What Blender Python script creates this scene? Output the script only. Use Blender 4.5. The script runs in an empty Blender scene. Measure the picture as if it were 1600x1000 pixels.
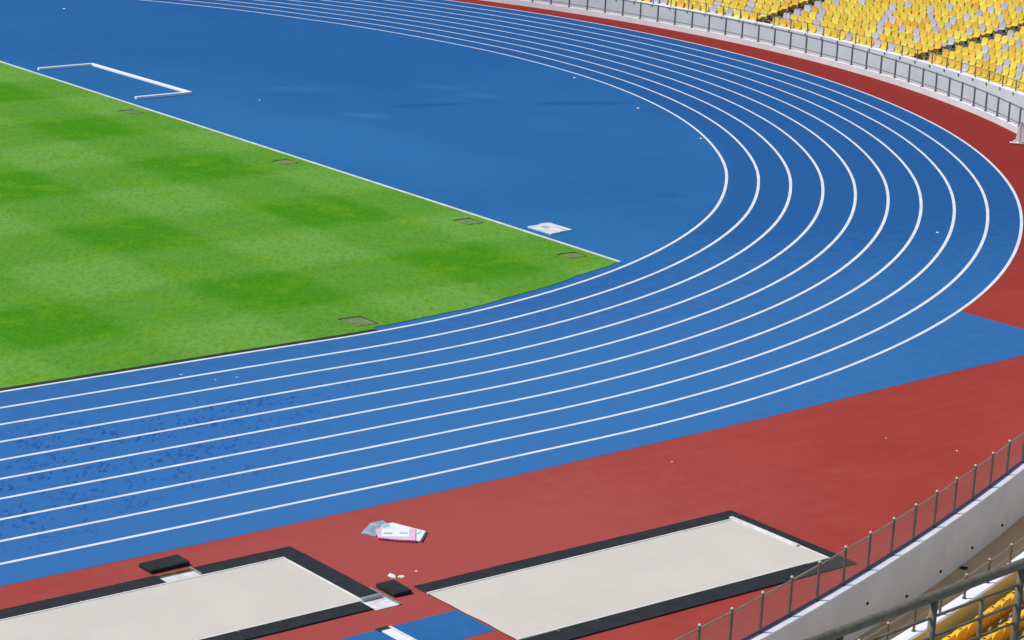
import bpy, bmesh, math, random
from mathutils import Vector, Matrix, noise

random.seed(7)
scene = bpy.context.scene
COL = scene.collection
R = math.radians

# ------------------------------------------------------------------ helpers
def link(o):
    COL.objects.link(o)
    return o

def mesh_from(name, verts, faces, mats, parent=None, smooth=False, fmat=None):
    me = bpy.data.meshes.new(name)
    me.from_pydata([tuple(v) for v in verts], [], faces)
    if not isinstance(mats, (list, tuple)):
        mats = [mats]
    for m in mats:
        me.materials.append(m)
    if fmat:
        for p, k in zip(me.polygons, fmat):
            p.material_index = k
    if smooth:
        for p in me.polygons:
            p.use_smooth = True
    me.update()
    o = bpy.data.objects.new(name, me)
    link(o)
    if parent is not None:
        o.parent = parent
    return o

def tag(o, label=None, cat=None, group=None, kind=None):
    if label: o['label'] = label
    if cat: o['category'] = cat
    if group: o['group'] = group
    if kind: o['kind'] = kind
    return o

def thing(name, label, cat, loc=(0, 0, 0), group=None):
    o = bpy.data.objects.new(name, None)
    link(o)
    o.location = loc
    o.empty_display_size = .2
    return tag(o, label, cat, group)

class MB:
    """collects shapes and becomes one mesh object"""
    def __init__(s):
        s.v, s.f, s.m = [], [], []
    def add(s, v, f, m=0):
        b = len(s.v)
        s.v += [tuple(p) for p in v]
        s.f += [tuple(i + b for i in q) for q in f]
        s.m += [m] * len(f)
    def box(s, c, size, rz=0, m=0, rx=0, ry=0, bevel=0):
        bm = bmesh.new()
        bmesh.ops.create_cube(bm, size=1)
        for v in bm.verts:
            v.co = Vector((v.co.x * size[0], v.co.y * size[1], v.co.z * size[2]))
        if bevel:
            bmesh.ops.bevel(bm, geom=list(bm.edges), offset=bevel, segments=2, affect='EDGES', profile=.6)
        M = Matrix.Translation(c) @ Matrix.Rotation(rz, 4, 'Z') @ Matrix.Rotation(rx, 4, 'X') @ Matrix.Rotation(ry, 4, 'Y')
        bm.transform(M)
        bm.verts.index_update()
        s.add([v.co for v in bm.verts], [[v.index for v in f.verts] for f in bm.faces], m)
        bm.free()
    def tube(s, pts, r, n=8, m=0, caps=True):
        pts = [Vector(p) for p in pts]
        rings = []
        prev = None
        for i, p in enumerate(pts):
            t = (pts[min(i + 1, len(pts) - 1)] - pts[max(i - 1, 0)]).normalized()
            a = Vector((0, 0, 1)) if abs(t.z) < .9 else Vector((1, 0, 0))
            u = t.cross(a).normalized()
            w = t.cross(u).normalized()
            rr = r[i] if isinstance(r, (list, tuple)) else r
            rings.append([p + u * rr * math.cos(2 * math.pi * k / n) + w * rr * math.sin(2 * math.pi * k / n) for k in range(n)])
        v = [q for ring in rings for q in ring]
        f = []
        for i in range(len(pts) - 1):
            for k in range(n):
                f.append((i * n + k, i * n + (k + 1) % n, (i + 1) * n + (k + 1) % n, (i + 1) * n + k))
        if caps:
            f.append(tuple(range(n - 1, -1, -1)))
            f.append(tuple((len(pts) - 1) * n + k for k in range(n)))
        s.add(v, f, m)
    def sphere(s, c, r, m=0, seg=8, ring=5):
        v, f = [], []
        for i in range(ring + 1):
            th = math.pi * i / ring
            for k in range(seg):
                ph = 2 * math.pi * k / seg
                v.append((c[0] + r * math.sin(th) * math.cos(ph), c[1] + r * math.sin(th) * math.sin(ph), c[2] + r * math.cos(th)))
        for i in range(ring):
            for k in range(seg):
                f.append((i * seg + k, (i + 1) * seg + k, (i + 1) * seg + (k + 1) % seg, i * seg + (k + 1) % seg))
        s.add(v, f, m)
    def strip(s, A, B, m=0, flip=False):
        v = list(A) + list(B)
        n = len(A)
        f = []
        for i in range(n - 1):
            q = (i, i + 1, n + i + 1, n + i)
            f.append(q[::-1] if flip else q)
        s.add(v, f, m)
    def build(s, name, mats, parent=None, smooth=False):
        return mesh_from(name, s.v, s.f, mats, parent, smooth, s.m)

# ------------------------------------------------------------------ materials
def new_mat(name):
    m = bpy.data.materials.new(name)
    m.use_nodes = True
    nt = m.node_tree
    b = nt.nodes['Principled BSDF']
    return m, nt, b

def N(nt, t, **kw):
    n = nt.nodes.new(t)
    for k, v in kw.items():
        setattr(n, k, v)
    return n

def mathn(nt, op, a, b=None, clamp=False):
    n = N(nt, 'ShaderNodeMath', operation=op, use_clamp=clamp)
    for i, x in enumerate((a, b)):
        if x is None: continue
        if isinstance(x, (int, float)): n.inputs[i].default_value = x
        else: nt.links.new(x, n.inputs[i])
    return n.outputs[0]

def mixc(nt, fac, a, b):
    n = N(nt, 'ShaderNodeMix', data_type='RGBA')
    for sock, x in ((n.inputs[0], fac), (n.inputs[6], a), (n.inputs[7], b)):
        if isinstance(x, (int, float)): sock.default_value = x
        elif isinstance(x, tuple): sock.default_value = (*x, 1)
        else: nt.links.new(x, sock)
    return n.outputs[2]

def coords(nt):
    return N(nt, 'ShaderNodeTexCoord').outputs['Object']

def mapped(nt, vec, scale=(1, 1, 1), loc=(0, 0, 0), rot=(0, 0, 0)):
    n = N(nt, 'ShaderNodeMapping')
    nt.links.new(vec, n.inputs[0])
    n.inputs[1].default_value = loc
    n.inputs[2].default_value = rot
    n.inputs[3].default_value = scale
    return n.outputs[0]

def noise_tex(nt, vec, scale, detail=3, rough=.6):
    n = N(nt, 'ShaderNodeTexNoise')
    nt.links.new(vec, n.inputs['Vector'])
    n.inputs['Scale'].default_value = scale
    n.inputs['Detail'].default_value = detail
    n.inputs['Roughness'].default_value = rough
    return n.outputs[0]

def ramp(nt, x, lo, hi, a=0., b=1.):
    n = N(nt, 'ShaderNodeMapRange', interpolation_type='SMOOTHSTEP')
    nt.links.new(x, n.inputs[0])
    for i, v in enumerate((lo, hi, a, b)):
        n.inputs[i + 1].default_value = v
    return n.outputs[0]

def bump(nt, b, h, strength, dist=.01):
    n = N(nt, 'ShaderNodeBump')
    n.inputs['Strength'].default_value = strength
    n.inputs['Distance'].default_value = dist
    nt.links.new(h, n.inputs['Height'])
    nt.links.new(n.outputs[0], b.inputs['Normal'])

def setc(nt, b, c, rough=.8, spec=.3, metal=0.):
    if isinstance(c, tuple): b.inputs['Base Color'].default_value = (*c, 1)
    else: nt.links.new(c, b.inputs['Base Color'])
    b.inputs['Roughness'].default_value = rough
    b.inputs['Specular IOR Level'].default_value = spec
    b.inputs['Metallic'].default_value = metal

def surf(name, c, var=.12, scale=4, fine=60, rough=.8, spec=.3, metal=0., bmp=0., fvar=.08):
    m, nt, b = new_mat(name)
    co = coords(nt)
    lo = tuple(x * (1 - var) for x in c)
    hi = tuple(min(1, x * (1 + var)) for x in c)
    c1 = mixc(nt, ramp(nt, noise_tex(nt, co, scale), .3, .7), lo, hi)
    f = noise_tex(nt, co, fine, 2)
    c2 = mixc(nt, ramp(nt, f, .3, .7, 0, fvar * 3), c1, tuple(x * .6 for x in c))
    setc(nt, b, c2, rough, spec, metal)
    if bmp: bump(nt, b, f, bmp)
    return m

def ellipse_mask(nt, co, x, y, rx, ry, rot=0., soft=.5):
    v = mapped(nt, co, (1, 1, 0), (-x, -y, 0))
    v = mapped(nt, v, (1, 1, 1), (0, 0, 0), (0, 0, -rot))
    v = mapped(nt, v, (1 / rx, 1 / ry, 0))
    n = N(nt, 'ShaderNodeVectorMath', operation='LENGTH')
    nt.links.new(v, n.inputs[0])
    d = n.outputs['Value']
    wob = noise_tex(nt, co, 2.2, 3)
    d = mathn(nt, 'ADD', d, mathn(nt, 'MULTIPLY', mathn(nt, 'SUBTRACT', wob, .5), 1.2))
    return ramp(nt, d, 1 - soft, 1 + soft, 1., 0.)

def blue_track():
    m, nt, b = new_mat('blue_synthetic_track')
    co = coords(nt)
    base = mixc(nt, ramp(nt, noise_tex(nt, co, .09, 3), .3, .7), (.016, .108, .285), (.021, .130, .325))
    # long rolled-in paving tones
    st = noise_tex(nt, mapped(nt, co, (.12, .9, 1)), 1.6, 3)
    base = mixc(nt, ramp(nt, st, .35, .75, 0, .22), base, (.028, .150, .35))
    # pale scuffs
    sc = noise_tex(nt, mapped(nt, co, (.5, 1.6, 1), rot=(0, 0, .2)), .9, 5, .7)
    base = mixc(nt, ramp(nt, sc, .66, .78, 0, .28), base, (.065, .205, .42))
    # granules
    g = noise_tex(nt, co, 38, 2, .7)
    base = mixc(nt, ramp(nt, g, .35, .8, 0, .35), base, (.012, .078, .25))
    # deeper blue over the lanes round the bend, fading towards the home straight
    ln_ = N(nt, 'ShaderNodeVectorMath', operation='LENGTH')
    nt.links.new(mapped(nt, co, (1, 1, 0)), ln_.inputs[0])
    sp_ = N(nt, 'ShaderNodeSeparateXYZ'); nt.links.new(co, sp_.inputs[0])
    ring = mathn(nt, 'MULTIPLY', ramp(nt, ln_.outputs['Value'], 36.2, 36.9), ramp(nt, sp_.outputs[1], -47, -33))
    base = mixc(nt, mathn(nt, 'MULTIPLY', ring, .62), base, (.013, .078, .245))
    # the home straight is paler than the D
    paler = ellipse_mask(nt, co, -8, -44.5, 30, 9.5, .10, .7)
    base = mixc(nt, mathn(nt, 'MULTIPLY', paler, .75), base, (.044, .162, .385))
    base = mixc(nt, ramp(nt, g, .4, .8, 0, .25), base, (.016, .085, .27))
    # worn, scabby area on the home straight
    zone = ellipse_mask(nt, co, -13.5, -43.0, 8.5, 3.6, .12, .6)
    blot = noise_tex(nt, mapped(nt, mapped(nt, co, rot=(0, 0, -.884)), (.40, 1.0, 1)), 7.5, 5, .74)
    fl = noise_tex(nt, co, 1.1, 4, .7)
    k = ramp(nt, mathn(nt, 'ADD', mathn(nt, 'MULTIPLY', blot, .62), mathn(nt, 'MULTIPLY', fl, .38)), .530, .575)
    base = mixc(nt, mathn(nt, 'MULTIPLY', mathn(nt, 'MULTIPLY', k, zone), .74), base, (.007, .050, .19))
    base = mixc(nt, mathn(nt, 'MULTIPLY', zone, .16), base, (.014, .105, .40))
    zone2 = ellipse_mask(nt, co, -6.5, -41.2, 4.2, 1.3, .1, .7)
    base = mixc(nt, mathn(nt, 'MULTIPLY', mathn(nt, 'MULTIPLY', k, zone2), .75), base, (.012, .07, .27))
    # damp patches, pale scuffs and broad tone shifts in the D
    for (x, y, rx, ry, rot, s, c) in [
        (24.6, -8.2, 1.5, .35, -.25, .5, (.010, .075, .24)), (25.9, -8.5, .9, .25, -.2, .4, (.010, .075, .24)),
        (31.6, -10.9, 2.2, .45, -.35, .5, (.010, .075, .24)), (30.6, -10.3, 1.0, .55, 0, .4, (.010, .075, .24)),
        (22.3, -26.5, .6, .5, 0, .45, (.010, .08, .25)),
        (21.2, -9.1, .9, .5, -.6, .22, (.075, .23, .42)), (28.1, -5.0, 1.2, .5, -.9, .25, (.055, .20, .40)),
        (28.4, -7.4, 1.0, .5, -.9, .25, (.055, .20, .40)), (21.9, -2.9, 1.3, .7, -.6, .2, (.055, .20, .40)),
        (15.5, -31, 3.0, 4.5, .2, .25, (.03, .16, .36)), (17.0, -14, 3.5, 9, .1, .35, (.03, .16, .37)),
        (33, 14, 15, 24, .3, .45, (.014, .086, .27))]:  # broad darker blue over the far side of the D
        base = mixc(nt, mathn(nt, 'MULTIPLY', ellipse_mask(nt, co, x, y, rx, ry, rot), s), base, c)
    setc(nt, b, base, .9, .06)
    bump(nt, b, g, .3, .004)
    return m

def red_track():
    m, nt, b = new_mat('red_synthetic_surface')
    co = coords(nt)
    base = mixc(nt, ramp(nt, noise_tex(nt, co, .16, 3), .3, .7), (.305, .040, .031), (.345, .048, .037))
    st = noise_tex(nt, mapped(nt, co, (.22, 1.0, 1), rot=(0, 0, .05)), 1.4, 4, .65)
    base = mixc(nt, ramp(nt, st, .38, .75, 0, .35), base, (.375, .074, .060))
    dk = noise_tex(nt, mapped(nt, co, (.5, 1.5, 1), (7, 3, 0)), .8, 4, .7)
    base = mixc(nt, ramp(nt, dk, .55, .75, 0, .3), base, (.262, .030, .026))
    near = ellipse_mask(nt, co, -9, -52, 10, 5, .1, .8)
    base = mixc(nt, mathn(nt, 'MULTIPLY', near, .6), base, (.375, .090, .080))
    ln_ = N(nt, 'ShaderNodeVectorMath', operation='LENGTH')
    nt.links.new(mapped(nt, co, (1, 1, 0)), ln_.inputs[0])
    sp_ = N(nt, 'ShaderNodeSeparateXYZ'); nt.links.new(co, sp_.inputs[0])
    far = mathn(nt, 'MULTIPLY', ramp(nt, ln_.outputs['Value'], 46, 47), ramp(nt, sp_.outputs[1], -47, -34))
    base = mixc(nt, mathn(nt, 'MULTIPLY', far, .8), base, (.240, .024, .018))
    # dusty drag marks
    dm = noise_tex(nt, mapped(nt, co, (.35, 2.2, 1), (2, 11, 0), (0, 0, .5)), 1.0, 5, .75)
    base = mixc(nt, ramp(nt, dm, .62, .76, 0, .25), base, (.42, .12, .10))
    g = noise_tex(nt, co, 40, 2, .7)
    base = mixc(nt, ramp(nt, g, .35, .8, 0, .3), base, (.20, .022, .02))
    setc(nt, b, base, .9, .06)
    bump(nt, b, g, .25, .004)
    return m

def grass_mat():
    m, nt, b = new_mat('mown_grass')
    co = coords(nt)
    sep = N(nt, 'ShaderNodeSeparateXYZ')
    warp = noise_tex(nt, co, .5, 3)
    nt.links.new(co, sep.inputs[0])
    w = mathn(nt, 'MULTIPLY', mathn(nt, 'SUBTRACT', warp, .5), 1.1)
    def wave(sock, period, phase):
        t = mathn(nt, 'ADD', sock, w)
        t = mathn(nt, 'COSINE', mathn(nt, 'MULTIPLY', mathn(nt, 'SUBTRACT', t, phase), 2 * math.pi / period))
        return ramp(nt, t, -.45, .50)      # 1 on dark passes
    sx = wave(sep.outputs[0], 7.65, 9.4)
    sy = wave(sep.outputs[1], 8.2, -6.6)
    k = mathn(nt, 'ADD', mathn(nt, 'MULTIPLY', sx, .5), mathn(nt, 'MULTIPLY', sy, .5))
    # the margin along the edges was not striped
    mot = noise_tex(nt, co, .9, 5, .7)
    k = mathn(nt, 'ADD', k, mathn(nt, 'MULTIPLY', mathn(nt, 'SUBTRACT', mot, .5), .7), True)
    dark, light = (.052, .228, .003), (.136, .322, .050)
    c = mixc(nt, k, light, dark)
    yel = noise_tex(nt, mapped(nt, co, (1, 1, 1), (4, 9, 0)), .55, 4, .65)
    c = mixc(nt, ramp(nt, yel, .47, .68, 0, .55), c, (.128, .300, .006))
    gry = noise_tex(nt, mapped(nt, co, (1, 1, 1), (14, 2, 0)), .8, 4, .7)
    c = mixc(nt, ramp(nt, gry, .58, .8, 0, .4), c, (.125, .290, .085))
    fine = noise_tex(nt, mapped(nt, mapped(nt, co, rot=(0, 0, -.884)), (.5, 1, 1)), 5.5, 4, .85)
    c = mixc(nt, ramp(nt, fine, .40, .70, 0, .46), c, (.035, .14, .004))
    fine2 = noise_tex(nt, mapped(nt, co, (1, 1, 1), (3, 3, 0)), 8, 3, .85)
    c = mixc(nt, ramp(nt, fine2, .52, .74, 0, .4), c, (.20, .40, .080))
    setc(nt, b, c, .95, .05)
    bump(nt, b, fine, .5, .03)
    return m

def concrete(name, c, stain=.5, drip=False):
    m, nt, b = new_mat(name)
    co = coords(nt)
    c1 = mixc(nt, ramp(nt, noise_tex(nt, co, .7, 4), .3, .7), tuple(x * .92 for x in c), tuple(min(1, x * 1.06) for x in c))
    v = mapped(nt, co, (1, 1, .15)) if drip else co
    s = noise_tex(nt, v, 2.2, 5, .7)
    c1 = mixc(nt, ramp(nt, s, .55, .8, 0, stain * .4), c1, tuple(x * .62 for x in c))
    f = noise_tex(nt, co, 30, 3)
    c1 = mixc(nt, ramp(nt, f, .4, .8, 0, .15), c1, tuple(x * .7 for x in c))
    setc(nt, b, c1, .85, .25)
    bump(nt, b, f, .15, .004)
    return m

def seat_mat(name, c):
    m, nt, b = new_mat(name)
    oi = N(nt, 'ShaderNodeObjectInfo')
    dirt = noise_tex(nt, coords(nt), 5, 3)
    c1 = mixc(nt, oi.outputs['Random'], tuple(x * .84 for x in c), tuple(min(1, x * 1.10) for x in c))
    c1 = mixc(nt, ramp(nt, dirt, .5, .8, 0, .22), c1, tuple(x * .6 for x in c))
    setc(nt, b, c1, .5, .35)
    return m

M = {}
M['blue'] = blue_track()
M['red'] = red_track()
M['grass'] = grass_mat()
M['line'] = surf('white_line_paint', (.70, .70, .73), .09, 1.5, 20, .7, .25, fvar=.05)
M['kerbstone'] = surf('pale_kerb', (.60, .62, .58), .15, 3, 30, .8)
M['drain'] = surf('dark_strip_surface', (.022, .026, .024), .3, 3, 20, .8)
M['coping'] = concrete('white_painted_coping', (.82, .81, .84), .25)
M['upstand'] = concrete('white_painted_upstand', (.60, .605, .63), .4, True)
M['wallgrey'] = concrete('grey_painted_wall', (.63, .635, .63), .3, True)
M['wallwhite'] = concrete('white_painted_wall', (.505, .54, .585), .3, True)
M['wallyellow'] = concrete('wall_yellow_bounce', (.74, .64, .25), .4, True)  # tint holds yellow light bounced off the seats onto the parapet
M['floorbrown'] = concrete('brown_damp_floor', (.56, .39, .215), 1.0)
M['terrace'] = concrete('terrace_concrete', (.44, .40, .40), .8)
M['deck'] = concrete('deck_concrete', (.40, .39, .37), .6)
M['ground'] = concrete('outer_ground', (.30, .29, .27), .8)
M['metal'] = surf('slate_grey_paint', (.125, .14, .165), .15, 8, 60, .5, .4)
M['metal_warm'] = surf('weathered_steel', (.115, .10, .078), .2, 8, 60, .5, .4, .1)
M['bar_dark'] = surf('dark_bottom_rail', (.060, .045, .072), .2, 8, 60, .5, .4)  # purple cast paints in red reflected off the track surface
M['rail_light'] = surf('worn_top_rail', (.27, .24, .19), .2, 8, 60, .45, .5, .2)
M['cap'] = surf('sunlit_cap', (.60, .55, .49), .1, 10, 60, .5)  # pale tone paints the sunlit tops of the posts
M['railpaint'] = surf('olive_grey_rail_paint', (.130, .120, .080), .25, 9, 70, .55, .35)
M['rubber'] = surf('black_rubber_tile', (.016, .018, .020), .25, 3, 50, .75, .3, bmp=.3)
M['cover'] = surf('beige_sand_cover', (.575, .532, .470), .035, .5, 25, .9, .1, fvar=.03)
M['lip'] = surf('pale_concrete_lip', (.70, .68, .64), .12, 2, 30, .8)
M['white'] = surf('white_plastic', (.80, .80, .80), .05, 6, 40, .5)
M['goalwhite'] = surf('white_tube', (.90, .90, .90), .03, 6, 40, .45)
M['steel'] = surf('grey_steel', (.32, .33, .33), .15, 8, 40, .4, .5, .4)
M['pink'] = surf('pink_film', (.80, .50, .62), .1, 5, 30, .4)
M['magenta'] = surf('magenta_edge', (.45, .05, .22), .1, 5, 30, .5)
M['palewhite'] = surf('white_card', (.80, .83, .82), .04, 5, 30, .5)
M['teal'] = surf('teal_print', (.22, .62, .55), .1, 8, 30, .5)
M['greyprint'] = surf('grey_print', (.36, .42, .42), .2, 12, 30, .6)
M['bluefilm'] = surf('blue_grey_film', (.30, .38, .47), .35, 6, 30, .3, .5)
M['navy'] = surf('navy_edge', (.06, .11, .22), .1, 5, 30, .5)
M['matwhite'] = surf('scuffed_white_board', (.70, .71, .70), .18, 3, 20, .6, fvar=.15)
M['turf'] = surf('worn_turf_lid', (.145, .205, .075), .3, 5, 30, .9)
M['soilbrown'] = surf('brown_gutter_side', (.13, .09, .055), .3, 5, 30, .95)
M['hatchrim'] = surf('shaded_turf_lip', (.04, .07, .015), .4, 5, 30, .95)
M['soil'] = surf('dark_gap', (.018, .028, .012), .3, 5, 30, .95)
M['seat_yellow'] = seat_mat('yellow_seat_plastic', (.64, .46, .048))
M['seat_gold'] = seat_mat('golden_seat_plastic', (.64, .385, .040))
M['seat_lemon'] = seat_mat('lemon_seat_plastic', (.65, .525, .075))
M['seat_grey'] = seat_mat('grey_white_seat_plastic', (.43, .41, .44))
M['seat_orange'] = seat_mat('shade_tinted_seat_plastic', (.84, .46, .02))  # yellow seats seen in shade; the orange shade is put in the colour
M['bracket'] = surf('seat_bracket', (.06, .055, .05), .2, 9, 50, .5)
M['litter'] = surf('white_litter', (.82, .80, .78), .05, 9, 50, .6)

def mesh_screen(name, c, alpha):
    m, nt, b = new_mat(name)
    setc(nt, b, c, .5, .4)
    tr = N(nt, 'ShaderNodeBsdfTransparent')
    mx = N(nt, 'ShaderNodeMixShader')
    mx.inputs[0].default_value = alpha
    out = nt.nodes['Material Output']
    nt.links.new(tr.outputs[0], mx.inputs[1])
    nt.links.new(b.outputs[0], mx.inputs[2])
    nt.links.new(mx.outputs[0], out.inputs[0])
    return m
M['screen'] = mesh_screen('fine_wire_mesh', (.30, .30, .29), .23)
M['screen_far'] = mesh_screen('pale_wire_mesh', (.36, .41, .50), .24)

# ------------------------------------------------------------------ plan curves (metres; bend centre at the origin)
def interp(kn, s):
    if s <= kn[0][0]: return kn[0][1]
    for (a, va), (b_, vb) in zip(kn, kn[1:]):
        if s <= b_:
            t = (s - a) / (b_ - a)
            t = t * t * (3 - 2 * t)
            return va + (vb - va) * t
    return kn[-1][1]
D1 = [(-75, -.14), (-62, -.08), (-52, .04), (-43, .10), (-35, .11), (-28, .04), (-20, -.05), (-8, -.06), (0, -.13), (6, -.25), (14, -.2), (20, .08), (27, .32), (60, .35)]
D10 = [(-75, .08), (-63, .09), (-56, -.02), (-43, -.04), (-33, -.09), (-26, -.04), (-16, .04), (-10, .08), (0, .16), (8, .17), (60, .17)]
QUART = math.pi / 2 * 36.5

def lane_pt(k, s, off=0., z=0.):
    """point on lane line k (1..10) at nominal arc length s"""
    t = (k - 1) / 9.
    r = 36.5 + 1.22 * (k - 1) + interp(D1, s) * (1 - t) + interp(D10, s) * t + off
    if s < -QUART: return Vector((s + QUART, -r, z))
    if s > QUART: return Vector((QUART - s, r, z))
    a = s / 36.5
    return Vector((r * math.cos(a), r * math.sin(a), z))

def lane_samples(s0=-112., s1=112., step=.55):
    n = int((s1 - s0) / step)
    return [s0 + (s1 - s0) * i / n for i in range(n + 1)]

def far_R(a):
    a = min(a, 20.)
    return 49.8619580 - .0305095660 * a - .000227223584 * a * a

def far_pt(a, off, z=0.):
    r = far_R(a) + off
    return Vector((r * math.cos(R(a)), r * math.sin(R(a)), z))

def near_y(x):
    x = max(x, -32.9)
    return .00494 * x * x + .3253 * x - 58.184

FENCE = []                                  # plan of the moat railing, near side to far side
x = -92.
while x < 10.01:
    FENCE.append(Vector((x, near_y(x), 0)))
    x += .5 if x > -36 else 4.
NEAR_END = len(FENCE) - 1
P0, P1 = FENCE[-1].copy(), far_pt(-28., 0)
T0 = Vector((1, .4241, 0)).normalized()
T1 = (far_pt(-27.9, 0) - far_pt(-28.1, 0)).normalized()
L = (P1 - P0).length * 1.08
for i in range(1, 90):
    t = i / 90
    h = (2*t**3 - 3*t*t + 1, t**3 - 2*t*t + t, -2*t**3 + 3*t*t, t**3 - t*t)
    FENCE.append(P0 * h[0] + T0 * L * h[1] + P1 * h[2] + T1 * L * h[3])
MID = NEAR_END + 40
FAR_START = len(FENCE)
a = -28.
while a < 90.:
    FENCE.append(far_pt(a, 0))
    a += .5 if a < 30 else 2.
for xx in (-10, -40, -92):
    FENCE.append(Vector((xx, far_pt(90, 0).y, 0)))
NRM = []
for i, p in enumerate(FENCE):
    t = (FENCE[min(i + 1, len(FENCE) - 1)] - FENCE[max(i - 1, 0)]).normalized()
    NRM.append(Vector((t.y, -t.x, 0)))

def off_line(i0, i1, off, z):
    return [FENCE[i] + NRM[i] * off + Vector((0, 0, z)) for i in range(i0, i1 + 1)]

def walk(line, start, step, count):
    """points at even spacing along a polyline, with the tangents"""
    acc = [0.]
    for p, q in zip(line, line[1:]): acc.append(acc[-1] + (q - p).length)
    out = []
    for k in range(count):
        s = start + k * step
        if s < 0 or s > acc[-1]: continue
        for i in range(len(line) - 1):
            if acc[i + 1] >= s:
                t = (s - acc[i]) / (acc[i + 1] - acc[i])
                out.append((line[i].lerp(line[i + 1], t), (line[i + 1] - line[i]).normalized()))
                break
    return out

def arclen_at(line, pt):
    best, s, acc = 1e9, 0, 0
    for p, q in zip(line, line[1:]):
        d = q - p
        t = max(0, min(1, (pt - p).dot(d) / d.dot(d)))
        e = (p + d * t - pt).length
        if e < best: best, s = e, acc + d.length * t
        acc += d.length
    return s

def sheet(name, poly, z, mat, thick=0.):
    bm = bmesh.new()
    vs = [bm.verts.new((p[0], p[1], z)) for p in poly]
    f = bm.faces.new(vs)
    f.normal_update()
    if f.normal.z < 0: f.normal_flip()
    if thick:
        r = bmesh.ops.extrude_face_region(bm, geom=[f])
        for v in [g for g in r['geom'] if isinstance(g, bmesh.types.BMVert)]: v.co.z = z
        for v in vs: v.co.z = z - thick
    bmesh.ops.triangulate(bm, faces=list(bm.faces), ngon_method='EAR_CLIP')
    bmesh.ops.recalc_face_normals(bm, faces=list(bm.faces))
    me = bpy.data.meshes.new(name)
    bm.to_mesh(me)
    bm.free()
    if not thick:
        me.update()
        if me.polygons[0].normal.z < 0: me.flip_normals()
    me.materials.append(mat)
    return link(bpy.data.objects.new(name, me))

LAST = len(FENCE) - 1
# ------------------------------------------------------------------ ground sheets
g = mesh_from('ground', [(-900, -900, -1.3), (900, -900, -1.3), (900, 900, -1.3), (-900, 900, -1.3)], [(0, 1, 2, 3)], M['ground'])
tag(g, kind='structure')
mb = MB()
mb.strip(off_line(0, LAST, .05, -1.05), off_line(0, LAST, 2.72, -1.05), flip=True)
tag(mb.build('moat_floor', M['floorbrown']), kind='structure')
tag(sheet('red_surface', [tuple(p) for p in off_line(0, LAST, -.03, 0)], 0., M['red']), kind='structure')

S = lane_samples()
poly = [(-92, -48.7), (-10, -48.72), (-2.8, -48.66), (6.15, -48.36), (11.43, -48.05), (19.46, -47.7), (19.3, -43.9)]
out_edge = [lane_pt(10, s, .04) for s in S]
start = next(i for i, p in enumerate(out_edge) if p.x > 0 and math.hypot(p.x - 19.29, p.y + 43.63) < .5)
poly += [(p.x, p.y) for p in out_edge[start:]]
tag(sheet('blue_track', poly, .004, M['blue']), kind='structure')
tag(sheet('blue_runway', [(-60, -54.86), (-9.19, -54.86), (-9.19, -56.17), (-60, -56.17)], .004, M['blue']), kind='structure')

mb = MB()
for k in range(1, 11):
    w = .054
    A = [lane_pt(k, s, -w, .008) for s in S]
    B = [lane_pt(k, s, w, .008) for s in S]
    mb.strip(A, B, flip=True)
tag(mb.build('lane_markings', M['line']), kind='structure')

# ------------------------------------------------------------------ grass
gx = lambda y: 13.46 + (8.34 - y) * (13.87 - 13.46) / (8.34 + 33.48) - .06
gp = [(gx(36), 35.9), (-60, 35.9), (-60, -36.30)]
x = -59.5
while x < 2.1:
    r = lane_pt(1, -QUART + x, -.24) if x < 0 else lane_pt(1, -QUART + math.atan2(x, 36.2) * 36.5, -.24)
    gp.append((r.x, r.y + random.uniform(-.012, .012)))
    x += .16
s = -QUART + math.atan2(2.15, 36.2) * 36.5
while True:
    wob = .03 * math.sin(s * 1.7) + .05 * math.sin(s * .6 + 1) + random.uniform(-.022, .022)
    p = lane_pt(1, s, -.42 + wob)
    if p.x > gx(p.y): break
    gp.append((p.x, p.y))
    s += .12
gp.append((gx(gp[-1][1]), gp[-1][1]))
go = sheet('grass', gp, .022, M['grass'], .02)
tag(go, 'bright green mown grass with broad chequered mowing stripes', 'grass', kind='stuff')

ds, de = -QUART - 60, -QUART + math.atan2(2.1, 36.2) * 36.5
mb = MB()
n = 140
ss = [ds + (de - ds) * i / n for i in range(n + 1)]
mb.strip([lane_pt(1, q, -.235, .012) for q in ss], [lane_pt(1, q, -.06, .012) for q in ss], flip=True)
o = mb.build('black_strip', M['drain'])  # dark strip between the grass and the innermost line
tag(o, 'narrow black strip between the grass and the innermost white line', 'drain')

mb = MB()
p, q = Vector((gx(-33.52) + .06, -33.52, 0)), Vector((gx(36) + .06, 35.9, 0))
d = (q - p).normalized(); nn = Vector((d.y, -d.x, 0))
k = 46
for i in range(k):
    aa, bb = p.lerp(q, i / k), p.lerp(q, (i + 1) / k)
    c = (aa + bb) / 2
    mb.box((c.x, c.y, .022), (.11, (bb - aa).length - .012, .044), rz=math.atan2(d.y, d.x) - math.pi / 2, bevel=.008)
o = mb.build('kerb', M['kerbstone'])
tag(o, 'long thin pale kerb dividing the end of the grass from the blue surface', 'kerb')

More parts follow.
